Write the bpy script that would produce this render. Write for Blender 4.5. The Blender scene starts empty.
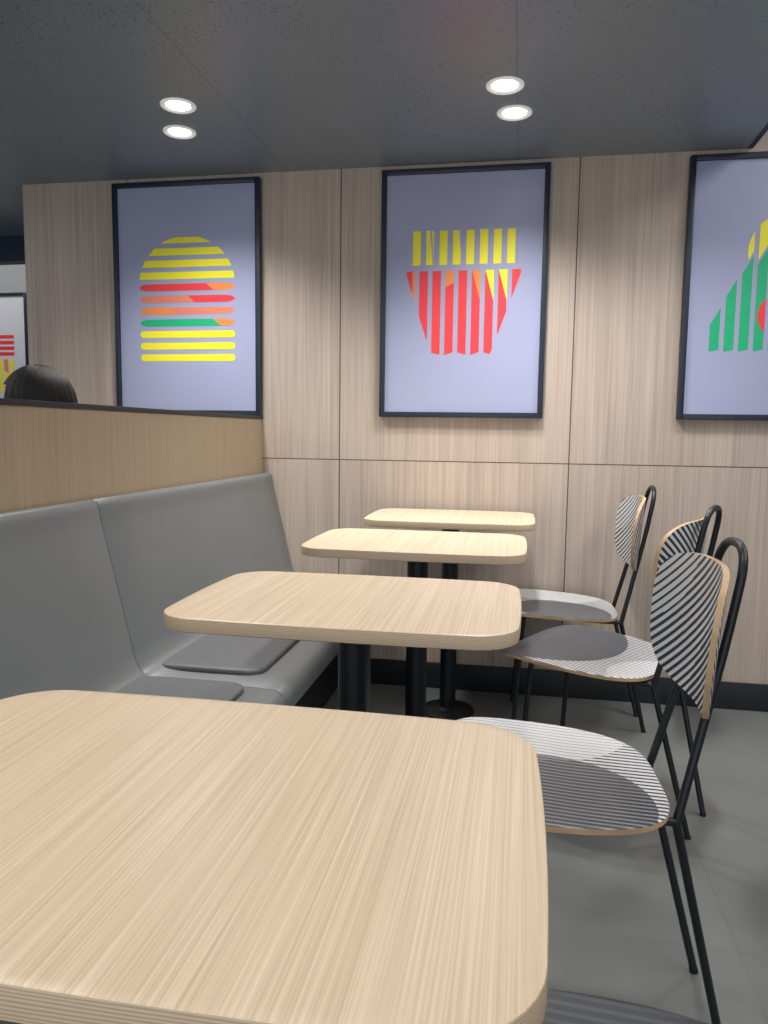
import bpy, bmesh, math
from math import sin, cos, pi, radians
from mathutils import Vector, Matrix

S = bpy.context.scene
COL = S.collection
S.view_settings.view_transform = 'Standard'
S.view_settings.look = 'None'
S.view_settings.exposure = 0.0

# ------------------------------------------------------------------ constants
H = 1.04                     # camera height
WY = 2.989                   # back wall
ZC = 2.062                   # low ceiling

def lin(r, g, b):
    def c(v):
        v /= 255.0
        return v / 12.92 if v <= 0.04045 else ((v + 0.055) / 1.055) ** 2.4
    return (c(r), c(g), c(b), 1.0)

# ------------------------------------------------------------------ node helpers
class NT:
    def __init__(s, name):
        s.mat = bpy.data.materials.new(name)
        s.mat.use_nodes = True
        s.t = s.mat.node_tree
        s.t.nodes.clear()
        s.out = s.t.nodes.new('ShaderNodeOutputMaterial')
        s.b = s.t.nodes.new('ShaderNodeBsdfPrincipled')
        s.t.links.new(s.b.outputs[0], s.out.inputs[0])
    def n(s, typ, **kw):
        nd = s.t.nodes.new(typ)
        for k, v in kw.items():
            setattr(nd, k, v)
        return nd
    def l(s, a, b):
        s.t.links.new(a, b)
    def math(s, op, a, b=None, c=None):
        nd = s.n('ShaderNodeMath', operation=op)
        for i, v in enumerate((a, b, c)):
            if v is None: continue
            if isinstance(v, (int, float)): nd.inputs[i].default_value = v
            else: s.l(v, nd.inputs[i])
        return nd.outputs[0]
    def mix(s, f, a, b, blend='MIX'):
        nd = s.n('ShaderNodeMix', data_type='RGBA', blend_type=blend)
        for sock, v in ((nd.inputs[0], f), (nd.inputs[6], a), (nd.inputs[7], b)):
            if isinstance(v, (int, float)): sock.default_value = v
            elif isinstance(v, tuple): sock.default_value = v
            else: s.l(v, sock)
        return nd.outputs[2]
    def coord(s):
        return s.n('ShaderNodeTexCoord').outputs['Object']
    def mapping(s, v, scale=(1, 1, 1), loc=(0, 0, 0), rot=(0, 0, 0)):
        m = s.n('ShaderNodeMapping')
        m.inputs['Scale'].default_value = scale
        m.inputs['Location'].default_value = loc
        m.inputs['Rotation'].default_value = rot
        s.l(v, m.inputs['Vector'])
        return m.outputs[0]
    def noise(s, v, scale=1.0, detail=4.0, rough=0.5, dist=0.0):
        n = s.n('ShaderNodeTexNoise')
        n.inputs['Scale'].default_value = scale
        n.inputs['Detail'].default_value = detail
        n.inputs['Roughness'].default_value = rough
        n.inputs['Distortion'].default_value = dist
        s.l(v, n.inputs['Vector'])
        return n.outputs['Fac']
    def ramp(s, f, stops):
        r = s.n('ShaderNodeValToRGB')
        e = r.color_ramp.elements
        e[0].position, e[0].color = stops[0]
        e[1].position, e[1].color = stops[-1]
        for p, c in stops[1:-1]:
            x = e.new(p); x.color = c
        s.l(f, r.inputs[0])
        return r.outputs[0]
    def bump(s, h, strength=0.2, dist=0.001):
        b = s.n('ShaderNodeBump')
        b.inputs['Strength'].default_value = strength
        b.inputs['Distance'].default_value = dist
        s.l(h, b.inputs['Height'])
        s.l(b.outputs[0], s.b.inputs['Normal'])
    def base(s, c):
        if isinstance(c, tuple): s.b.inputs['Base Color'].default_value = c
        else: s.l(c, s.b.inputs['Base Color'])
    def rough(s, v): s.b.inputs['Roughness'].default_value = v

def plain(name, rgb, rough=0.5, metal=0.0, var=0.06, nscale=20, bump=0.0, spec=0.5, emit=0.0):
    m = NT(name)
    c = lin(*rgb)
    f = m.noise(m.coord(), nscale, 3)
    d = tuple(x * (1 - var) for x in c[:3]) + (1,)
    u = tuple(min(1, x * (1 + var)) for x in c[:3]) + (1,)
    m.base(m.ramp(f, [(0.3, d), (0.7, u)]))
    m.rough(rough)
    m.b.inputs['Metallic'].default_value = metal
    m.b.inputs['Specular IOR Level'].default_value = spec
    if emit:
        m.b.inputs['Emission Color'].default_value = c
        m.b.inputs['Emission Strength'].default_value = emit
    if bump: m.bump(m.noise(m.coord(), nscale * 12, 2), bump, 0.0005)
    return m.mat

def wood(name, light, dark, axis, fine=220, contrast=1.0, rough=0.45, panel=None, wide=14, spec=0.35, offs=True, mixw=(0.5, 0.25, 0.25), stretch=(0.012, 0.07, 0.018)):
    """laminate wood, grain stretched along axis (0,1,2)"""
    m = NT(name)
    co = m.coord()
    v = co
    if offs:
        oi = m.n('ShaderNodeObjectInfo')
        ad = m.n('ShaderNodeVectorMath', operation='ADD')
        m.l(co, ad.inputs[0])
        cm = m.n('ShaderNodeCombineXYZ')
        r = m.math('MULTIPLY', oi.outputs['Random'], 7.0)
        for i in range(3): m.l(r, cm.inputs[i])
        m.l(cm.outputs[0], ad.inputs[1])
        v = ad.outputs[0]
    if panel:
        sx = m.n('ShaderNodeSeparateXYZ'); m.l(co, sx.inputs[0])
        px = m.math('FLOOR', m.math('DIVIDE', m.math('ADD', sx.outputs[0], panel['x0']), panel['w']))
        pz = m.math('GREATER_THAN', sx.outputs[2], panel['z'])
        off = m.math('ADD', m.math('MULTIPLY', px, 3.37), m.math('MULTIPLY', pz, 5.71))
        cm = m.n('ShaderNodeCombineXYZ')
        for i in range(3): m.l(off, cm.inputs[i])
        ad = m.n('ShaderNodeVectorMath', operation='ADD')
        m.l(v, ad.inputs[0]); m.l(cm.outputs[0], ad.inputs[1])
        v = ad.outputs[0]
    sc = [1, 1, 1]
    sc[axis] = stretch[0]
    vs = m.mapping(v, scale=tuple(sc))
    f1 = m.noise(vs, fine, 2, 0.6)
    sc2 = [1, 1, 1]; sc2[axis] = stretch[1]
    v2 = m.mapping(v, scale=tuple(sc2))
    f2 = m.noise(v2, wide, 4, 0.55, 0.4)
    sc3 = [1, 1, 1]; sc3[axis] = stretch[2]
    f3 = m.noise(m.mapping(v, scale=tuple(sc3)), wide * 7, 3, 0.6, 0.1)
    tot = m.math('ADD', m.math('MULTIPLY', f1, mixw[0]), m.math('ADD', m.math('MULTIPLY', f2, mixw[1]), m.math('MULTIPLY', f3, mixw[2])))
    k = 0.13 / contrast
    col = m.ramp(tot, [(0.5 - k, lin(*dark)), (0.5 + k, lin(*light))])
    if panel:
        sx = m.n('ShaderNodeSeparateXYZ'); m.l(co, sx.inputs[0])
        fr = m.math('FRACT', m.math('DIVIDE', m.math('ADD', sx.outputs[0], panel['x0'] + panel['w'] * 40), panel['w']))
        d = m.math('MULTIPLY', m.math('ABSOLUTE', m.math('SUBTRACT', m.math('FRACT', m.math('ADD', fr, 0.5)), 0.5)), panel['w'])
        lx = m.math('LESS_THAN', d, 0.0022)
        lz = m.math('LESS_THAN', m.math('ABSOLUTE', m.math('SUBTRACT', sx.outputs[2], panel['z'])), 0.0020)
        g = m.math('MAXIMUM', lx, lz)
        col = m.mix(g, col, lin(76, 69, 66))
    m.base(col)
    m.rough(rough)
    m.b.inputs['Specular IOR Level'].default_value = spec
    m.bump(f1, 0.06, 0.0005)
    return m.mat

# ------------------------------------------------------------------ materials
M = {}
M['wall'] = wood('wall_laminate', (198, 183, 170), (163, 148, 136), 2, fine=150, contrast=0.85, rough=0.48,
                 panel=dict(x0=0.722, w=0.91, z=0.926), wide=9, offs=False, mixw=(0.4, 0.32, 0.28))
M['top'] = wood('table_laminate', (227, 208, 182), (197, 175, 148), 1, fine=520, contrast=0.85, rough=0.34, wide=14, mixw=(0.6, 0.08, 0.32), stretch=(0.006, 0.05, 0.010))
M['part'] = wood('partition_laminate', (194, 174, 147), (170, 150, 124), 2, fine=200, contrast=0.72, rough=0.45, wide=16)

m = NT('table_edge_band')
co = m.coord(); sx = m.n('ShaderNodeSeparateXYZ'); m.l(co, sx.inputs[0])
w = m.math('ADD', m.math('MULTIPLY', sx.outputs[2], 1000.0 / 2.5), m.math('MULTIPLY', m.noise(m.mapping(co, (3, 3, 30)), 3, 3), 1.2))
f = m.math('ADD', m.math('MULTIPLY', m.math('SINE', m.math('MULTIPLY', w, 2 * pi)), 0.5), 0.5)
m.base(m.ramp(f, [(0.0, lin(172, 149, 123)), (0.8, lin(202, 181, 154))]))
m.rough(0.5); M['tedge'] = m.mat

m = NT('plywood_edge')
co = m.coord()
m.base(m.ramp(m.noise(m.mapping(co, (6, 6, 6)), 3, 2), [(0.35, lin(188, 154, 116)), (0.65, lin(208, 176, 138))]))
m.rough(0.5); M['ply'] = m.mat

M['black'] = plain('black_powder_coat', (24, 27, 34), 0.42, 0.0, 0.05, 60)
M['blackmetal'] = plain('black_steel', (20, 23, 28), 0.38, 0.3, 0.05, 60)
M['base'] = plain('baseboard_black', (26, 29, 36), 0.5)
M['frame'] = plain('poster_frame_navy', (24, 34, 52), 0.4, 0, 0.05, 40)
M['bench'] = plain('bench_grey_vinyl', (116, 120, 121), 0.34, 0, 0.02, 6, 0.03)
M['pad'] = plain('seat_pad_leatherette', (94, 95, 99), 0.5, 0, 0.04, 30, 0.12)
M['rim'] = plain('downlight_rim', (232, 232, 230), 0.35, emit=0.28)  # slight emission stands in for lamp light scattered on the rim
M['lightwall'] = plain('painted_wall_grey', (158, 160, 163), 0.7, 0, 0.03, 3)
M['hiceil'] = plain('high_ceiling_grey', (160, 159, 157), 0.8, 0, 0.03, 3)
M['navy'] = plain('beam_navy', (34, 46, 66), 0.5)

# floor
m = NT('floor_tile')
co = m.coord()
br = m.n('ShaderNodeTexBrick')
br.offset = 0.0
br.inputs['Scale'].default_value = 1.0
br.inputs['Brick Width'].default_value = 0.6
br.inputs['Row Height'].default_value = 0.6
br.inputs['Mortar Size'].default_value = 0.0014
br.inputs['Mortar Smooth'].default_value = 0.1
br.inputs['Color1'].default_value = lin(111, 114, 113)
br.inputs['Color2'].default_value = lin(107, 110, 109)
br.inputs['Mortar'].default_value = lin(93, 96, 95)
m.l(m.mapping(co, loc=(0.13, 0.27, 0)), br.inputs['Vector'])
nz = m.noise(m.mapping(co), 5, 5, 0.6)
c = m.mix(0.35, br.outputs['Color'], m.ramp(nz, [(0.3, lin(96, 99, 98)), (0.7, lin(121, 124, 122))]))
m.base(c); m.rough(0.30)
m.bump(m.noise(co, 120, 2), 0.05, 0.0005)
M['floor'] = m.mat

# ceiling with pinholes and seams
m = NT('ceiling_pinhole_panel')
co = m.coord()
sx = m.n('ShaderNodeSeparateXYZ'); m.l(co, sx.inputs[0])
nz = m.noise(m.mapping(co, (1, 1, 1)), 130, 1, 0.5, 0.8)
dens = m.noise(co, 2.5, 2)
thr = m.math('ADD', 0.672, m.math('MULTIPLY', m.math('SUBTRACT', 0.5, dens), 0.22))
hole = m.math('GREATER_THAN', nz, thr)
fr = m.math('FRACT', m.math('DIVIDE', m.math('ADD', sx.outputs[0], 0.04 + 9.0 + 0.45), 0.9))
d = m.math('MULTIPLY', m.math('ABSOLUTE', m.math('SUBTRACT', fr, 0.5)), 0.9)
seam = m.math('LESS_THAN', d, 0.0015)
fry = m.math('FRACT', m.math('DIVIDE', m.math('ADD', sx.outputs[1], 9.0 - 0.55), 1.8))
dy = m.math('MULTIPLY', m.math('ABSOLUTE', m.math('SUBTRACT', fry, 0.5)), 1.8)
seam = m.math('MAXIMUM', seam, m.math('LESS_THAN', dy, 0.0010))
col = m.mix(hole, m.ramp(m.noise(co, 2, 3), [(0.3, lin(126, 138, 151)), (0.7, lin(131, 143, 156))]), lin(86, 96, 107))
col = m.mix(seam, col, lin(98, 107, 118))
m.base(col); m.rough(0.32)
m.bump(m.math('SUBTRACT', 1.0, hole), 0.35, 0.001)
M['ceil'] = m.mat

# hair : strands run from the crown outwards
m = NT('black_hair')
co = m.coord(); sx = m.n('ShaderNodeSeparateXYZ'); m.l(co, sx.inputs[0])
ang = m.math('ARCTAN2', m.math('SUBTRACT', sx.outputs[1], 1.875), m.math('ADD', sx.outputs[0], 1.285))
cm = m.n('ShaderNodeCombineXYZ'); m.l(m.math('MULTIPLY', ang, 14.0), cm.inputs[0]); m.l(m.math('MULTIPLY', sx.outputs[2], 7.0), cm.inputs[1])
f = m.noise(cm.outputs[0], 2.0, 4, 0.7)
m.base(m.ramp(f, [(0.38, lin(8, 7, 8)), (0.75, lin(44, 37, 35))]))
m.rough(0.45); m.bump(f, 0.9, 0.004); m.b.inputs['Specular IOR Level'].default_value = 0.3; M['hair'] = m.mat

# poster print
m = NT('poster_paper')
m.base(m.ramp(m.noise(m.coord(), 2, 2), [(0.3, lin(156, 161, 193)), (0.7, lin(162, 167, 199))]))
m.rough(0.35); M['paper'] = m.mat
M['palepaper'] = plain('pale_poster_paper', (214, 214, 224), 0.4, 0, 0.01, 3)
for k, c in dict(yellow=(246, 236, 44), red=(236, 62, 68), orange=(238, 140, 70), salmon=(222, 130, 105), green=(14, 176, 120), white=(168, 172, 204)).items():
    M[k] = plain('ink_' + k, c, 0.4, 0, 0.01, 5)

def emis(name, col, st):
    m = NT(name)
    m.base((1, 1, 1, 1))
    m.b.inputs['Emission Color'].default_value = col
    m.b.inputs['Emission Strength'].default_value = st
    return m.mat
M['lens'] = emis('lamp_lens_glow', (1, 0.97, 0.9, 1), 9.0)

# striped chair laminate
def stripes(name, plane, variant=0):
    m = NT(name)
    co = m.coord()
    sx = m.n('ShaderNodeSeparateXYZ'); m.l(co, sx.inputs[0])
    pale = lin(214, 215, 217); grey = lin(128, 130, 134)
    if plane == 'seat':
        u, v = sx.outputs[0], sx.outputs[1]
        per = 0.0135
        sv = m.math('ADD', v, m.math('MULTIPLY', u, 0.06))
        if variant == 0:      # white with one grey striped disc
            dark = (0.01, -0.10, 0.165); white = (-0.02, 0.26, 0.22); d0, dd, dw = 0.42, 0.16, 0.30
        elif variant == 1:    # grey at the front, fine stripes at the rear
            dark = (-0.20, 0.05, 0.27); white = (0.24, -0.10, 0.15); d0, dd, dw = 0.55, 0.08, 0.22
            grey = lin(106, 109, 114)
        else:
            dark = (0, 0, 0.6); white = (0.9, 0, 0.1); d0, dd, dw = 0.5, 0.1, 0.1
            grey = lin(70, 73, 79)
    else:
        u, v = sx.outputs[1], sx.outputs[2]
        per = 0.0150
        sv = m.math('ADD', m.math('MULTIPLY', v, 0.78), m.math('MULTIPLY', u, 0.62))
        dark = (-0.16, -0.14, 0.19); white = (0.22, 0.14, 0.16); d0, dd, dw = 0.48, 0.12, 0.14
    def inside(c):
        du = m.math('SUBTRACT', u, c[0]); dv = m.math('SUBTRACT', v, c[1])
        r2 = m.math('ADD', m.math('MULTIPLY', du, du), m.math('MULTIPLY', dv, dv))
        return m.math('LESS_THAN', r2, c[2] ** 2)
    ind = inside(dark)
    duty = m.math('ADD', d0, m.math('MULTIPLY', ind, dd))
    duty = m.math('SUBTRACT', duty, m.math('MULTIPLY', inside(white), dw))
    fr = m.math('FRACT', m.math('DIVIDE', m.math('ADD', sv, 5.0), per))
    dk = m.math('LESS_THAN', fr, duty)
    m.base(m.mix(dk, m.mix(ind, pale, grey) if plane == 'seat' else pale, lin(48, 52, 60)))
    m.rough(0.4)
    return m.mat
M['seatpat'] = stripes('striped_seat_laminate', 'seat')
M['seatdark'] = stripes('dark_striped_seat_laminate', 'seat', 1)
M['seatblack'] = stripes('charcoal_striped_seat_laminate', 'seat', 2)
M['backpat'] = stripes('striped_back_laminate', 'back')

# ------------------------------------------------------------------ mesh helpers
def finish(bm, name, mats, smooth=35, recalc=True):
    if recalc: bmesh.ops.recalc_face_normals(bm, faces=bm.faces[:])
    me = bpy.data.meshes.new(name)
    bm.to_mesh(me); bm.free()
    for mt in (mats if isinstance(mats, (list, tuple)) else [mats]):
        me.materials.append(mt)
    if smooth:
        me.shade_smooth()
        me.set_sharp_from_angle(angle=radians(smooth))
    ob = bpy.data.objects.new(name, me)
    COL.objects.link(ob)
    return ob

def box_bm(bm, a, b, bev=0.0, mi=0):
    a, b = Vector(a), Vector(b)
    r = bmesh.ops.create_cube(bm, size=1.0)
    vs = r['verts']
    c = (a + b) / 2; d = b - a
    for v in vs:
        v.co = Vector((v.co.x * d.x, v.co.y * d.y, v.co.z * d.z)) + c
    fs = list({f for v in vs for f in v.link_faces})
    for f in fs: f.material_index = mi
    if bev > 0:
        es = list({e for v in vs for e in v.link_edges})
        bmesh.ops.bevel(bm, geom=es, offset=bev, segments=2, profile=0.6, affect='EDGES')

def box(name, a, b, mat, bev=0.0):
    bm = bmesh.new(); box_bm(bm, a, b, bev)
    return finish(bm, name, mat, 35 if bev else 0)

def rings(bm, rs, cap0=True, cap1=True, mis=None):
    vr = [[bm.verts.new(p) for p in r] for r in rs]
    n = len(vr[0])
    for i in range(len(vr) - 1):
        for j in range(n):
            f = bm.faces.new((vr[i][j], vr[i][(j + 1) % n], vr[i + 1][(j + 1) % n], vr[i + 1][j]))
            if mis: f.material_index = mis[i]
    if cap0: f = bm.faces.new(vr[0][::-1]); f.material_index = mis[0] if mis else 0
    if cap1: f = bm.faces.new(vr[-1]); f.material_index = mis[-1] if mis else 0
    return vr

def smooth_path(pts, sub=6):
    P = [Vector(p) for p in pts]
    out = []
    n = len(P)
    for i in range(n - 1):
        p0 = P[i - 1] if i > 0 else P[i] * 2 - P[i + 1]
        p1, p2 = P[i], P[i + 1]
        p3 = P[i + 2] if i + 2 < n else P[i + 1] * 2 - P[i]
        for k in range(sub):
            t = k / sub
            out.append(0.5 * ((2 * p1) + (-p0 + p2) * t + (2 * p0 - 5 * p1 + 4 * p2 - p3) * t * t + (-p0 + 3 * p1 - 3 * p2 + p3) * t ** 3))
    out.append(P[-1])
    return out

def round_path(pts, r=0.04, seg=6):
    P = [Vector(p) for p in pts]
    out = [P[0]]
    for i in range(1, len(P) - 1):
        a, b, c = P[i - 1], P[i], P[i + 1]
        u = (a - b); v = (c - b)
        rr = min(r, u.length * 0.49, v.length * 0.49)
        s = b + u.normalized() * rr; e = b + v.normalized() * rr
        for k in range(seg + 1):
            t = k / seg
            out.append(s * (1 - t) ** 2 + b * 2 * t * (1 - t) + e * t * t)
    out.append(P[-1])
    return out

def tube_bm(bm, path, r=0.011, n=12, mi=0):
    P = [Vector(p) for p in path]
    T = []
    for i in range(len(P)):
        a = P[max(0, i - 1)]; b = P[min(len(P) - 1, i + 1)]
        T.append((b - a).normalized())
    up = Vector((0, 0, 1)) if abs(T[0].z) < 0.9 else Vector((1, 0, 0))
    N = T[0].cross(up).normalized()
    rs = []
    for i, p in enumerate(P):
        N = (N - T[i] * N.dot(T[i])).normalized()
        B = T[i].cross(N)
        rs.append([p + (N * cos(2 * pi * k / n) + B * sin(2 * pi * k / n)) * r for k in range(n)])
    vr = [[bm.verts.new(q) for q in rg] for rg in rs]
    for i in range(len(vr) - 1):
        for j in range(n):
            bm.faces.new((vr[i][j], vr[i][(j + 1) % n], vr[i + 1][(j + 1) % n], vr[i + 1][j])).material_index = mi
    bm.faces.new(vr[0][::-1]); bm.faces.new(vr[-1])

def empty(name, loc=(0, 0, 0)):
    o = bpy.data.objects.new(name, None)
    o.empty_display_size = 0.1
    o.location = loc
    COL.objects.link(o)
    return o

def tag(o, label, category, group=None):
    o['label'] = label; o['category'] = category
    if group: o['group'] = group
    return o

def struct(o):
    o['kind'] = 'structure'; return o

def copy_thing(root, loc, rot=0.0):
    r = root.copy(); COL.objects.link(r)
    r.location = loc; r.rotation_euler = (0, 0, rot)
    def rec(src, dst):
        for ch in [c for c in bpy.data.objects if c.parent == src]:
            k = ch.copy(); k.parent = dst; COL.objects.link(k)
            rec(ch, k)
    rec(root, r)
    return r

# ------------------------------------------------------------------ room shell
struct(box('floor', (-6.0, -3.0, -0.05), (3.0, 6.2, 0.0), M['floor']))
struct(box('wall_back', (-2.11, WY, 0.0), (3.0, WY + 0.12, 2.75), M['wall']))
struct(box('ceiling', (-6.0, -3.0, ZC), (0.765, 3.75, ZC + 0.04), M['ceil']))
struct(box('ceiling.001', (-6.0, -3.0, 2.75), (3.0, 6.2, 2.80), M['hiceil']))
struct(box('trim_1', (0.765, -3.0, ZC), (0.785, WY, 2.75), M['navy']))
struct(box('trim_2', (-6.0, 3.75, 1.93), (-2.0, 3.83, 2.75), M['navy']))
struct(box('trim_3', (-2.11, WY + 0.12, 0), (-2.0, 3.75, ZC), M['lightwall']))
struct(box('wall_far', (-6.0, 5.2, 0), (-1.9, 5.3, 2.75), M['lightwall']))
struct(box('wall_passage', (-2.0, WY + 0.12, 0), (-1.9, 5.2, 2.75), M['lightwall']))
struct(box('wall_right', (3.0, -3.0, 0), (3.1, 6.2, 2.8), M['lightwall']))
struct(box('wall_left', (-6.1, -3.0, 0), (-6.0, 6.2, 2.8), M['lightwall']))
struct(box('wall_front', (-6.0, -3.1, 0), (3.0, -3.0, 2.8), M['lightwall']))
struct(box('baseboard_back', (-0.69, WY - 0.014, 0.0), (3.0, WY, 0.105), M['base'], 0.002))

# ------------------------------------------------------------------ posters
INK = ['yellow', 'red', 'orange', 'salmon', 'green', 'white']
def quad(bm, pts, mi, y):
    A = sum(pts[i - 1][0] * pts[i][1] - pts[i][0] * pts[i - 1][1] for i in range(len(pts)))
    if A < 0: pts = pts[::-1]
    vs = [bm.verts.new((p[0], y, p[1])) for p in pts]
    bm.faces.new(vs).material_index = mi

def clip_poly(poly, a, b, c):
    """keep side a*x+b*z<=c"""
    out = []
    for i in range(len(poly)):
        p, q = poly[i], poly[(i + 1) % len(poly)]
        dp = a * p[0] + b * p[1] - c; dq = a * q[0] + b * q[1] - c
        if dp <= 0: out.append(p)
        if (dp < 0 < dq) or (dq < 0 < dp):
            t = dp / (dp - dq)
            out.append((p[0] + (q[0] - p[0]) * t, p[1] + (q[1] - p[1]) * t))
    return out

def split(bm, poly, a, b, c, c1, c2, y):
    L = clip_poly(poly, a, b, c); R_ = clip_poly(poly, -a, -b, -c)
    if len(L) > 2: quad(bm, L, c1, y)
    if len(R_) > 2: quad(bm, R_, c2, y)

def art_burger(bm, y):
    hw = 0.208
    top = 0.255; pitch = 0.0475; th = 0.0285
    for i in range(11):
        z1 = top - i * pitch; z0 = z1 - th
        def half(z):
            if i < 4:
                d = min(top - z, 0.19)
                return hw * math.sqrt(max(0.0, 1 - ((0.19 - d) / 0.19) ** 2))
            return hw
        n = 5
        R_ = [(half(z1 + (z0 - z1) * k / n), z1 + (z0 - z1) * k / n) for k in range(n + 1)]
        if i >= 4:
            mid = (z0 + z1) / 2; r = th / 2
            ex = 0.045 if i in (4, 5, 6, 7) else r
            R_ = []
            for k in range(9):
                a = pi / 2 - pi * k / 8
                R_.append((hw - ex + ex * cos(a), mid + r * sin(a)))
        poly = [(x, z) for x, z in R_] + [(-x, z) for x, z in R_[::-1]]
        if i == 0: poly = poly[1:-1] if abs(R_[0][0]) < 1e-6 else poly
        if i in (4, 5, 6, 7):
            c = {4: (1, 2), 5: (3, 1), 6: (2, 3), 7: (4, 2)}[i]
            s_ = {4: 0.10, 5: 0.02, 6: -0.06, 7: 0.13}[i]
            split(bm, poly, 1, 1.2, s_ + 1.2 * (z0 + z1) / 2, c[0], c[1], y)
        else:
            quad(bm, poly, 0, y)

def art_fries(bm, y):
    n = 8
    x0, x1 = -0.193, 0.197
    pit = (x1 - x0 - 0.030) / (n - 1)
    for i in range(n):
        a = x0 + i * pit
        poly = [(a, 0.240), (a + 0.030, 0.240), (a + 0.030, 0.112), (a, 0.112)]
        quad(bm, poly, 0, y)
        if i == 1: quad(bm, [(a + 0.012, 0.241), (a + 0.020, 0.241), (a + 0.032, 0.112), (a + 0.026, 0.112)], 5, y - 0.0004)
        if i == 3: quad(bm, [(a + 0.022, 0.241), (a + 0.031, 0.241), (a + 0.031, 0.15)], 5, y - 0.0004)
    n = 9
    pit = 0.0505; wd = 0.033
    for i in range(n):
        c = (i - 4) * pit + 0.002
        poly = [(c - wd / 2, 0.090), (c + wd / 2, 0.090), (c + wd / 2, -0.26), (c - wd / 2, -0.26)]
        poly = clip_poly(poly, -1, 0.0, 0.217)
        poly = clip_poly(poly, 1, 0.0, 0.221)
        poly = clip_poly(poly, -1.0, -0.33, 0.192)
        poly = clip_poly(poly, 1.0, -0.36, 0.194)
        sl = 0.35 if i % 2 else -0.25      # slanted stripe ends give a jagged base
        poly = clip_poly(poly, sl, -1.0, 0.224 + sl * c)
        if len(poly) < 3: continue
        if i == 0: split(bm, poly, 1.0, 0.0, -0.194, 1, 2, y)
        elif i == 3: split(bm, poly, -0.5, 1.0, 0.060, 1, 2, y)
        elif i in (5, 6, 7): split(bm, poly, 1.0, 0.28, c + 0.004 + 0.28 * 0.02, 1, (2 if i == 5 else 0), y)
        else: quad(bm, poly, 1, y)

def circle_poly(cx, cz, r, n=48):
    return [(cx + r * cos(2 * pi * k / n), cz + r * sin(2 * pi * k / n)) for k in range(n)]

def art_salad(bm, y):
    pit = 0.0505; wd = 0.034
    tops = [-0.095, 0.005, 0.085, 0.115, 0.02, -0.02, 0.03, 0.0, -0.095]
    for i, t in enumerate(tops):
        c = -0.203 + i * pit
        s_ = 0.030 if i < 4 else -0.02
        quad(bm, [(c - wd / 2, -0.222), (c + wd / 2, -0.216), (c + wd / 2, t + s_), (c - wd / 2, t - s_)], 4, y)
    for i in range(9):
        c = -0.203 + i * pit
        poly = circle_poly(0.030, 0.130, 0.135)
        poly = clip_poly(poly, 1, 0, c + wd / 2)
        if len(poly) > 2: poly = clip_poly(poly, -1, 0, -(c - wd / 2))
        if len(poly) < 3: continue
        s_ = 0.030 if i < 4 else -0.02
        k = 2 * s_ / wd
        poly = clip_poly(poly, k, -1, -(tops[i] + 0.016) + k * c)
        if len(poly) > 2: quad(bm, poly, 0, y - 0.0002)
    for i in range(9):
        c = -0.203 + i * pit
        poly = circle_poly(0.025, -0.095, 0.085)
        poly = clip_poly(poly, 1, 0, c + wd / 2)
        if len(poly) > 2: poly = clip_poly(poly, -1, 0, -(c - wd / 2))
        if len(poly) > 2: quad(bm, poly, 1, y - 0.0006)

def art_drink(bm, y):
    for i in range(4):
        z = 0.16 - i * 0.042
        split(bm, [(-0.20, z), (0.20, z), (0.20, z - 0.026), (-0.20, z - 0.026)], 1, 0.8, 0.05, 2, 1, y)
    for i in range(8):
        c = -0.177 + i * 0.0505
        poly = [(c - 0.017, -0.02), (c + 0.017, -0.02), (c + 0.017, -0.26), (c - 0.017, -0.26)]
        poly = clip_poly(poly, 1.0, -0.30, 0.215)
        if len(poly) > 2: poly = clip_poly(poly, -1.0, -0.30, 0.215)
        if len(poly) > 2: split(bm, poly, 0.5, 1, -0.05, 0, 2 if i % 3 == 0 else 0, y)

def poster(loc, w, h, art, label, paper='paper'):
    root = empty('framed_poster', loc)
    fw, fd = 0.020, 0.030
    bm = bmesh.new()
    box_bm(bm, (-w / 2, -fd, -h / 2), (-w / 2 + fw, 0, h / 2), 0.0015)
    box_bm(bm, (w / 2 - fw, -fd, -h / 2), (w / 2, 0, h / 2), 0.0015)
    box_bm(bm, (-w / 2 + fw, -fd, h / 2 - fw), (w / 2 - fw, 0, h / 2), 0.0015)
    box_bm(bm, (-w / 2 + fw, -fd, -h / 2), (w / 2 - fw, 0, -h / 2 + fw), 0.0015)
    f = finish(bm, 'frame', M['frame']); f.parent = root
    p = box('print_sheet', (-w / 2 + fw, -0.018, -h / 2 + fw), (w / 2 - fw, -0.004, h / 2 - fw), M[paper]); p.parent = root
    bm = bmesh.new(); art(bm, -0.0188)
    a = finish(bm, 'printed_motif', [M[k] for k in INK], 0, False); a.parent = root
    a['label'] = 'colourful striped printed motif'
    tag(root, label, 'framed poster', 'framed food posters on the walls')
    return root

PW, PH = 0.636, 0.940
zc = (2.040 + 1.100) / 2
poster((-1.366, WY, zc), PW, PH, art_burger, 'navy framed lavender poster with striped yellow burger on wood wall')
poster((-0.237, WY, zc), PW, PH, art_fries, 'navy framed lavender poster with red carton of yellow striped chips')
poster((0.890, WY, zc), PW, PH, art_salad, 'navy framed lavender poster with green striped heap and red disc')
poster((-3.975, 5.2, zc), PW, PH, art_drink, 'navy framed pale poster with red and yellow stripes beyond passage', 'palepaper')

# ------------------------------------------------------------------ partition
root = empty('booth_partition', (-1.085, 1.25, 0))
y0, y1 = -0.30 - 1.25, WY - 1.25 - 0.001
p = box('panel', (-0.030, y0, 0.0), (0.034, y1, 1.085), M['part']); p.parent = root
p = box('cap_trim', (-0.034, y0, 1.085), (0.038, y1, 1.099), M['black'], 0.002); p.parent = root
p['label'] = 'thin black edge cap'
tag(root, 'low tan wood-laminate booth partition with black cap', 'partition')

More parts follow.
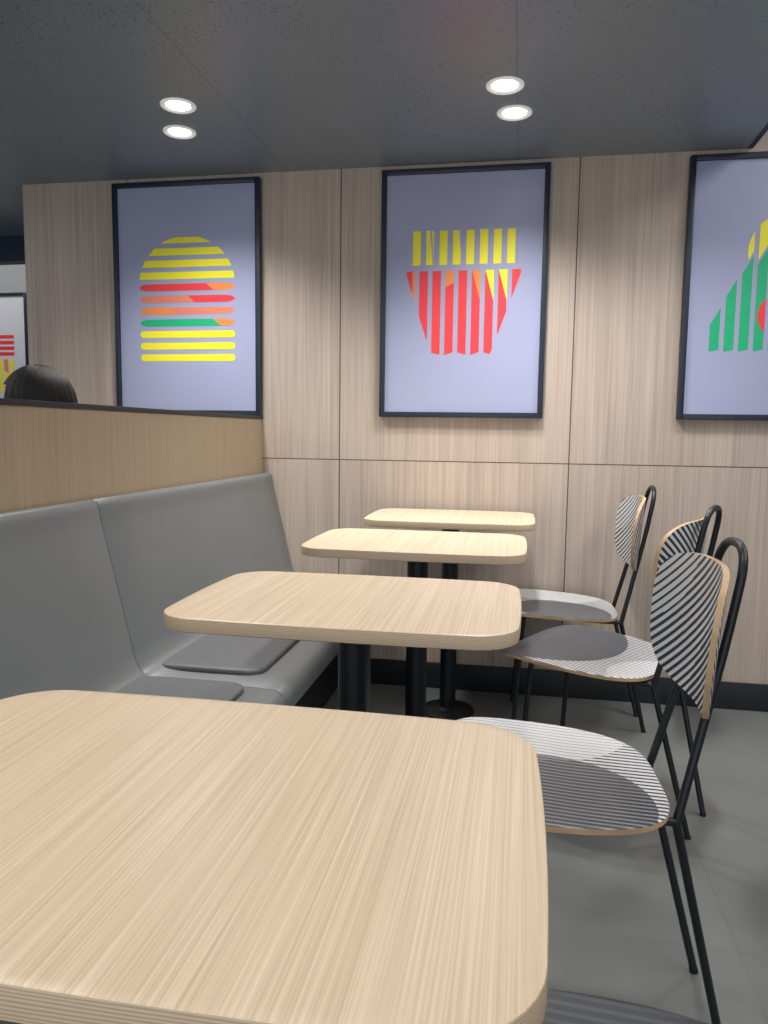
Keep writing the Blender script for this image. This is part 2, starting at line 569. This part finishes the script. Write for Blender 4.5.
# ------------------------------------------------------------------ bench
def bench_shell(bm, y0, y1):
    front = [(-1.045, 0.850), (-1.037, 0.864), (-1.020, 0.867), (-1.006, 0.855), (-0.997, 0.81), (-0.980, 0.74), (-0.956, 0.64), (-0.930, 0.53),
             (-0.914, 0.470), (-0.892, 0.439), (-0.845, 0.428), (-0.74, 0.426), (-0.61, 0.427), (-0.557, 0.422), (-0.535, 0.406), (-0.529, 0.380), (-0.538, 0.352), (-0.570, 0.332)]
    pts = [(p.x, p.y) for p in smooth_path([(a, b, 0) for a, b in front], 6)]
    pts += [(-0.64, 0.320), (-0.95, 0.300), (-1.045, 0.300)]
    inset = 0.0022
    def off(d):
        n = len(pts); out = []
        for i in range(n):
            a = Vector(pts[i - 1]); b = Vector(pts[(i + 1) % n]); t = (b - a).normalized()
            nn = Vector((t.y, -t.x))
            out.append(Vector(pts[i]) - nn * d)
        return out
    A = sum(pts[i - 1][0] * pts[i][1] - pts[i][0] * pts[i - 1][1] for i in range(len(pts)))
    sg = 1 if A > 0 else -1
    rs = []
    ym = [y0 + inset + (y1 - y0 - 2 * inset) * k / 8 for k in range(9)]
    for y, d in [(y0, inset), (y0 + 0.0007, inset * 0.35)] + [(q, 0) for q in ym] + [(y1 - 0.0007, inset * 0.35), (y1, inset)]:
        rs.append([(q.x, y, q.y) for q in off(d * sg)])
    rings(bm, rs)

def rrect(hx, hy, r, n=6, bx=0.0, by=0.0):
    pts = []
    for cx, cy, a0 in ((hx - r, hy - r, 0), (-hx + r, hy - r, 90), (-hx + r, -hy + r, 180), (hx - r, -hy + r, 270)):
        for k in range(n + 1):
            a = radians(a0 + 90 * k / n)
            pts.append([cx + r * cos(a), cy + r * sin(a)])
    if bx or by:
        dd = []
        for i in range(len(pts)):
            p, q = pts[i], pts[(i + 1) % len(pts)]
            L = math.hypot(q[0] - p[0], q[1] - p[1])
            k = max(1, int(L / 0.03))
            for j in range(k): dd.append([p[0] + (q[0] - p[0]) * j / k, p[1] + (q[1] - p[1]) * j / k])
        pts = dd
        for p in pts:
            x, y = p
            p[0] = x * (1 + bx / hx * (1 - (y / hy) ** 2) - bx / hx)
            p[1] = y * (1 + by / hy * (1 - (x / hx) ** 2) - by / hy)
    return pts

def bench(yc, half, pads, label, mirror=False):
    root = empty('booth_bench', (-0.80, yc, 0))
    if mirror:
        root.location = (-1.115 + (-1.048 + 0.80), yc, 0); root.rotation_euler = (0, 0, pi)
    bm = bmesh.new(); bench_shell(bm, -half, half)
    bmesh.ops.translate(bm, verts=bm.verts[:], vec=(0.80, 0, 0))
    s = finish(bm, 'seat_shell', M['bench'], 50); s.parent = root
    b = box('plinth', (-0.20, -half + 0.01, 0.0), (0.10, half - 0.01, 0.302), M['black'], 0.003); b.parent = root
    b['label'] = 'dark recessed plinth'
    for py in pads:
        bm = bmesh.new()
        o_ = rrect(0.148, 0.218, 0.045, 6)
        rs = []
        for ins, z in ((0.003, 0.424), (0.0, 0.428), (0.0, 0.434), (0.0015, 0.4375), (0.005, 0.4395), (0.02, 0.4405)):
            kx = (0.148 - ins) / 0.148; ky = (0.218 - ins) / 0.218
            rs.append([(x * kx + 0.032, y * ky + py, z) for x, y in o_])
        rings(bm, rs)
        q = finish(bm, 'seat_pad', M['pad'], 50); q.parent = root
        q['label'] = 'dark grey rounded seat pad'
    tag(root, label, 'bench', 'booth benches along the partition')
    return root

bench((1.6705 + 2.975) / 2, (2.975 - 1.6705) / 2, [1.965 - 2.323, 2.475 - 2.323], 'moulded grey booth bench with darker seat pads by wood wall')
bench((0.36 + 1.669) / 2, (1.669 - 0.36) / 2, [0.93 - 1.0145, 1.446 - 1.0145], 'moulded grey booth bench with darker seat pads beside tables')
bench(2.0, 0.95, [-0.6, -0.14, 0.40], 'grey booth bench on the other side of the partition', True)

# ------------------------------------------------------------------ tables
TZ = 0.738
def build_table():
    root = empty('bistro_table')
    hx, hy = 0.300, 0.218
    ol = rrect(hx, hy, 0.066, 8, 0.008, 0.007)
    def ring(ins, z):
        return [(x * (hx - ins) / hx, y * (hy - ins) / hy, z) for x, y in ol]
    bm = bmesh.new()
    rs = [ring(0.010, -0.023), ring(0.002, -0.023), ring(0.0, -0.0215), ring(0.0, -0.0018), ring(0.0006, -0.0005), ring(0.0018, 0.0), ring(0.012, 0.0)]
    rings(bm, rs, mis=[1, 1, 1, 1, 0, 0])
    t = finish(bm, 'table_top', [M['top'], M['tedge']], 40); t.parent = root; t.location = (0, 0, TZ)
    bm = bmesh.new()
    box_bm(bm, (-0.20, -0.022, TZ - 0.036), (0.20, 0.022, TZ - 0.023), 0.002)
    box_bm(bm, (-0.022, -0.14, TZ - 0.036), (0.022, 0.14, TZ - 0.023), 0.002)
    b = finish(bm, 'support_bracket', M['blackmetal']); b.parent = root
    bm = bmesh.new()
    n = 32
    rs = [[(0.030 * cos(2 * pi * k / n), 0.030 * sin(2 * pi * k / n), z) for k in range(n)] for z in (0.012, TZ - 0.036)]
    rings(bm, rs)
    p = finish(bm, 'pedestal_post', M['blackmetal'], 40); p.parent = root
    bm = bmesh.new()
    prof = [(0.098, 0.0), (0.100, 0.003), (0.099, 0.008), (0.093, 0.012), (0.05, 0.0135), (0.040, 0.018), (0.033, 0.022)]
    rings(bm, [[(r * cos(2 * pi * k / 48), r * sin(2 * pi * k / 48), z) for k in range(48)] for r, z in prof])
    p = finish(bm, 'base_plate', M['blackmetal'], 40); p.parent = root
    return root
tb = build_table()
tag(tb, 'rounded light-oak laminate table on a black pedestal', 'table', 'row of bistro tables beside the bench')
tpos = [(-0.271, 0.556), (-0.288, 1.320), (-0.272, 2.075), (-0.238, 2.734)]
tb.location = (tpos[0][0], tpos[0][1], 0)
for x, y in tpos[1:]:
    copy_thing(tb, (x, y, 0))

# ------------------------------------------------------------------ chairs (front = -X)
def build_chair():
    root = empty('dining_chair')
    N = 144
    def outline(t, k):
        n = 3.9
        c, s = cos(t), sin(t)
        x = -0.010 + 0.212 * (abs(c) ** (2 / n)) * (1 if c >= 0 else -1)
        w = 0.218 - 0.036 * max(0, (x + 0.03) / 0.23) ** 1.5
        y = w * (abs(s) ** (2 / n)) * (1 if s >= 0 else -1)
        return (-0.010 + (x + 0.010) * k, y * k)
    def zh(x, y):
        z = 0.440
        if x < -0.12: z -= 2.3 * (x + 0.12) ** 2
        z -= 0.008 * (1 - (y / 0.22) ** 2) * (1 - min(1, abs(x - 0.05) / 0.25))
        z -= 0.018 * (x + 0.2) / 0.4
        return z
    ks = [0.04, 0.2, 0.4, 0.6, 0.75, 0.87, 0.95, 0.985, 1.0]
    bm = bmesh.new()
    rs = []
    T = 0.010
    for k in ks: rs.append([(*outline(2 * pi * j / N, k), zh(*outline(2 * pi * j / N, k)) - (0.0012 if k == 1.0 else 0)) for j in range(N)])
    for k in ks[::-1]: rs.append([(*outline(2 * pi * j / N, k), zh(*outline(2 * pi * j / N, k)) - T) for j in range(N)])
    mis = [0] * 8 + [1] + [2] * 8
    rings(bm, rs, mis=mis)
    s = finish(bm, 'seat', [M['seatpat'], M['ply'], M['black']], 40); s.parent = root
    s['label'] = 'plywood seat with black and white striped laminate'
    BZ = 0.700
    def bo(t, k):
        n = 3.5
        c, s_ = cos(t), sin(t)
        v = 0.126 * (abs(s_) ** (2 / n)) * (1 if s_ >= 0 else -1)
        tt = min(1, max(0, (-v + 0.06) / 0.196))
        w = 0.192 * (1.0 - 0.05 * tt * tt * (3 - 2 * tt))
        u = w * (abs(c) ** (2 / n)) * (1 if c >= 0 else -1)
        return u * k, v * k
    def bx(u, v): return 0.262 - 1.25 * u * u + 0.08 * v
    bm = bmesh.new(); rs = []
    T = 0.010
    for k in ks: rs.append([(bx(*bo(2 * pi * j / N, k)), bo(2 * pi * j / N, k)[0], bo(2 * pi * j / N, k)[1]) for j in range(N)])
    for k in ks[::-1]: rs.append([(bx(*bo(2 * pi * j / N, k)) + T, bo(2 * pi * j / N, k)[0], bo(2 * pi * j / N, k)[1]) for j in range(N)])
    rings(bm, rs, mis=mis)
    b = finish(bm, 'backrest', [M['backpat'], M['ply'], M['backpat']], 40); b.parent = root; b.location = (0, 0, BZ)
    b['label'] = 'curved plywood backrest with striped laminate'
    R = 0.0076
    w = 0.068
    hoop = [(0.207, -w - 0.038, 0.392), (0.280, -w - 0.006, 0.70), (0.308, -w + 0.002, 0.858), (0.308, w - 0.002, 0.858), (0.280, w + 0.006, 0.70), (0.207, w + 0.038, 0.392)]
    bm = bmesh.new(); tube_bm(bm, round_path(hoop, 0.062, 10), R)
    h = finish(bm, 'back_hoop', M['black'], 60); h.parent = root
    bm = bmesh.new()
    for sgn in (-1, 1):
        tube_bm(bm, round_path([(0.207, sgn * (w + 0.038), 0.396), (0.10, sgn * 0.122, 0.402), (-0.125, sgn * 0.135, 0.412)], 0.03), R * 0.95)
    tube_bm(bm, [(0.13, -0.12, 0.400), (0.13, 0.12, 0.400)], R * 0.85)
    tube_bm(bm, [(-0.115, -0.135, 0.410), (-0.115, 0.135, 0.410)], R * 0.85)
    h = finish(bm, 'under_seat_frame', M['black'], 60); h.parent = root
    for sgn in (-1, 1):
        bm = bmesh.new(); tube_bm(bm, [(0.207, sgn * (w + 0.038), 0.396), (0.305, sgn * 0.075, 0.004)], R)
        tube_bm(bm, [(0.3045, sgn * 0.075, 0.006), (0.3055, sgn * 0.075, 0.0)], R * 1.15)
        l = finish(bm, 'leg', M['black'], 60); l.parent = root
        bm = bmesh.new(); tube_bm(bm, [(-0.122, sgn * 0.135, 0.415), (-0.150, sgn * 0.145, 0.004)], R)
        tube_bm(bm, [(-0.1500, sgn * 0.145, 0.006), (-0.1504, sgn * 0.145, 0.0)], R * 1.15)
        l = finish(bm, 'leg', M['black'], 60); l.parent = root
    return root
ch = build_chair()
tag(ch, 'black tube chair with pale striped plywood seat and back', 'chair', 'striped chairs at the bistro tables')
cpos = [(0.065, 1.362, 3), (0.222, 2.17, -27), (0.153, 2.745, 1), (0.135, 0.575, 3)]
ch.location = (cpos[0][0], cpos[0][1], 0)
for i, (x, y, r) in enumerate(cpos[1:]):
    k = copy_thing(ch, (x, y, 0), radians(r))
    if i in (0, 2):
        k['label'] = 'black tube chair with dark grey striped plywood seat' if i == 0 else 'black tube chair with near-black faintly striped seat'
        for o in bpy.data.objects:
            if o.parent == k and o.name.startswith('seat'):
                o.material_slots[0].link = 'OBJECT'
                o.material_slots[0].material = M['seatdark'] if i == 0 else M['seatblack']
                if i == 2:
                    o['label'] = 'charcoal seat with faint grey stripes'
ch.rotation_euler = (0, 0, radians(cpos[0][2]))

# ------------------------------------------------------------------ downlights
def build_downlight():
    root = empty('recessed_downlight')
    bm = bmesh.new(); n = 48
    prof = [(0.056, 0.0), (0.056, -0.003), (0.053, -0.0055), (0.046, -0.005), (0.040, -0.001), (0.037, -0.0004)]
    rings(bm, [[(r * cos(2 * pi * k / n), r * sin(2 * pi * k / n), z) for k in range(n)] for r, z in prof], True, True)
    a = finish(bm, 'trim_ring', M['rim'], 40); a.parent = root
    bm = bmesh.new()
    prof = [(0.037, -0.0006), (0.037, -0.0018), (0.03, -0.0028), (0.01, -0.0034)]
    rings(bm, [[(r * cos(2 * pi * k / n), r * sin(2 * pi * k / n), z) for k in range(n)] for r, z in prof])
    b = finish(bm, 'lamp_lens', M['lens'], 60); b.parent = root
    b['label'] = 'glowing white lens'
    return root
dl = build_downlight()
tag(dl, 'round white recessed downlight glowing in dark ceiling', 'downlight', 'recessed ceiling downlights')
lp = [(-1.10, 2.35), (-1.19, 2.55), (-0.076, 2.363), (-0.050, 2.56)]
dl.location = (lp[0][0], lp[0][1], ZC)
for x, y in lp[1:]:
    copy_thing(dl, (x, y, ZC))

def spot(x, y, z, power, size=125, blend=1.0, rad=0.05, col=(1, 0.97, 0.93)):
    d = bpy.data.lights.new('spot_beam', 'SPOT')
    d.energy = power; d.spot_size = radians(size); d.spot_blend = blend; d.shadow_soft_size = rad; d.color = col
    o = bpy.data.objects.new('spot_beam', d); o.location = (x, y, z)
    COL.objects.link(o); return o
def area(x, y, z, power, sx, sy, col=(1, 0.98, 0.96), rot=(0, 0, 0), nm='area_fill'):
    d = bpy.data.lights.new(nm, 'AREA'); d.shape = 'RECTANGLE'; d.size = sx; d.size_y = sy; d.energy = power; d.color = col
    o = bpy.data.objects.new(nm, d); o.location = (x, y, z); o.rotation_euler = rot
    COL.objects.link(o); return o
for x, y in lp: spot(x, y, ZC - 0.02, 44, size=128)
spot(0.62, 2.45, ZC - 0.02, 30, size=128)  # spot light only, no downlight fixture built here
for x, y in [(-0.1, 0.9), (-1.1, 0.9), (-0.1, -0.4), (-1.1, -0.4)]: spot(x, y, ZC - 0.02, 30, rad=0.06)
area(1.9, 1.2, 2.7, 42, 0.8, 2.2)  # added soft fill below the high ceiling, no fixture there
area(-1.0, -2.85, 1.25, 76, 6.0, 2.0, col=(0.93, 0.965, 1.0), rot=(radians(90), 0, 0), nm='front_fill')  # added cool fill in front of the solid front wall, no window there
area(-4.0, 4.6, 2.6, 15, 2.0, 0.6)  # added fill to brighten the far wall beyond the passage
area(-3.6, 1.5, 2.0, 26, 1.6, 2.4)  # area fill left of the partition, no lamp fixture built

# ------------------------------------------------------------------ person
def build_person():
    py = 1.86
    V = [(-1.47, 0, 0.60, .125, .12), (-1.45, 0, 0.69, .12, .105), (-1.41, 0, 0.80, .13, .10), (-1.36, 0, 0.90, .10, .075), (-1.32, 0, 0.965, .05, .05), (-1.300, 0, 1.02, .055, .055), (-1.285, 0, 1.07, .082, .074), (-1.285, 0, 1.125, .072, .068)]
    E = [(i, i + 1) for i in range(7)]
    def add(parent, pts):
        p = parent
        for q in pts:
            V.append(q); E.append((p, len(V) - 1)); p = len(V) - 1
    for s in (-1, 1):
        add(0, [(-1.52, s * 0.09, 0.555, .085, .08), (-1.84, s * 0.11, 0.53, .062, .062), (-1.86, s * 0.11, 0.30, .05, .05), (-1.85, s * 0.11, 0.09, .038, .038), (-1.95, s * 0.115, 0.035, .035, .03), (-2.02, s * 0.12, 0.03, .03, .022)])
        add(3, [(-1.37, s * 0.16, 0.895, .055, .055), (-1.44, s * 0.20, 0.72, .042, .042), (-1.60, s * 0.16, 0.655, .034, .034), (-1.70, s * 0.12, 0.645, .028, .022)])
    me = bpy.data.meshes.new('person')
    me.from_pydata([(a, b + py, c) for a, b, c, _, _ in V], E, [])
    ob = bpy.data.objects.new('person', me); COL.objects.link(ob)
    ob.modifiers.new('Skin', 'SKIN')
    sv = me.skin_vertices[0].data
    for i, v in enumerate(V): sv[i].radius = (v[3], v[4])
    sv[0].use_root = True
    ob.modifiers.new('Sub', 'SUBSURF').levels = 2
    ob.modifiers['Sub'].render_levels = 2
    m = NT('person_surface')
    sx = m.n('ShaderNodeSeparateXYZ'); m.l(m.coord(), sx.inputs[0])
    m.base(m.mix(m.math('GREATER_THAN', sx.outputs[2], 0.955), lin(42, 44, 52), lin(205, 165, 140))); m.rough(0.7)
    me.materials.append(m.mat)
    bm = bmesh.new()
    bmesh.ops.create_uvsphere(bm, u_segments=128, v_segments=48, radius=1.0)
    for v in bm.verts:
        x, y, z = v.co
        zz = z * 0.112 if z > 0 else z * 0.15
        a = math.atan2(y, x)
        g = 0.5 * sin(31 * a + 2 * z) + 0.3 * sin(53 * a + 1.3) + 0.2 * sin(17 * a)
        k = 1 + 0.018 * g * math.sqrt(max(0, 1 - z * z))
        v.co = Vector((x * 0.100 * k, y * 0.093 * k, zz))
    kill = [f for f in bm.faces if f.calc_center_median().x < -0.045 and f.calc_center_median().z < 0.055]
    bmesh.ops.delete(bm, geom=kill, context='FACES')
    bmesh.ops.translate(bm, verts=bm.verts[:], vec=(-1.287, py, 1.098))
    hr = finish(bm, 'hair', M['hair'], 60)
    hr.parent = ob
    hr['label'] = 'short straight black hair'
    tag(ob, 'seated person with black hair and dark clothes behind the partition', 'person')
    return ob
build_person()

# ------------------------------------------------------------------ world
w = bpy.data.worlds.new('world'); S.world = w; w.use_nodes = True
w.node_tree.nodes['Background'].inputs[0].default_value = (0.75, 0.82, 0.9, 1)
w.node_tree.nodes['Background'].inputs[1].default_value = 0.3

# ------------------------------------------------------------------ camera
p, yw, s = 0.10612, 0.17700, 0.01265
r = Vector((cos(yw), sin(yw), 0)); fh = Vector((-sin(yw), cos(yw), 0)); zz = Vector((0, 0, 1))
f = fh * cos(p) - zz * sin(p); u = fh * sin(p) + zz * cos(p)
n = math.hypot(1, s)
X = (r + u * s) / n; Y = (u - r * s) / n; Z = -f
cam = bpy.data.cameras.new('camera'); co = bpy.data.objects.new('camera', cam); COL.objects.link(co)
co.matrix_world = Matrix(((X.x, Y.x, Z.x, 0), (X.y, Y.y, Z.y, 0), (X.z, Y.z, Z.z, H), (0, 0, 0, 1)))
cam.sensor_fit = 'VERTICAL'; cam.sensor_height = 36.0; cam.sensor_width = 27.0
cam.lens = 36 * 751.75 / 1024
cam.clip_start = 0.02
S.camera = co
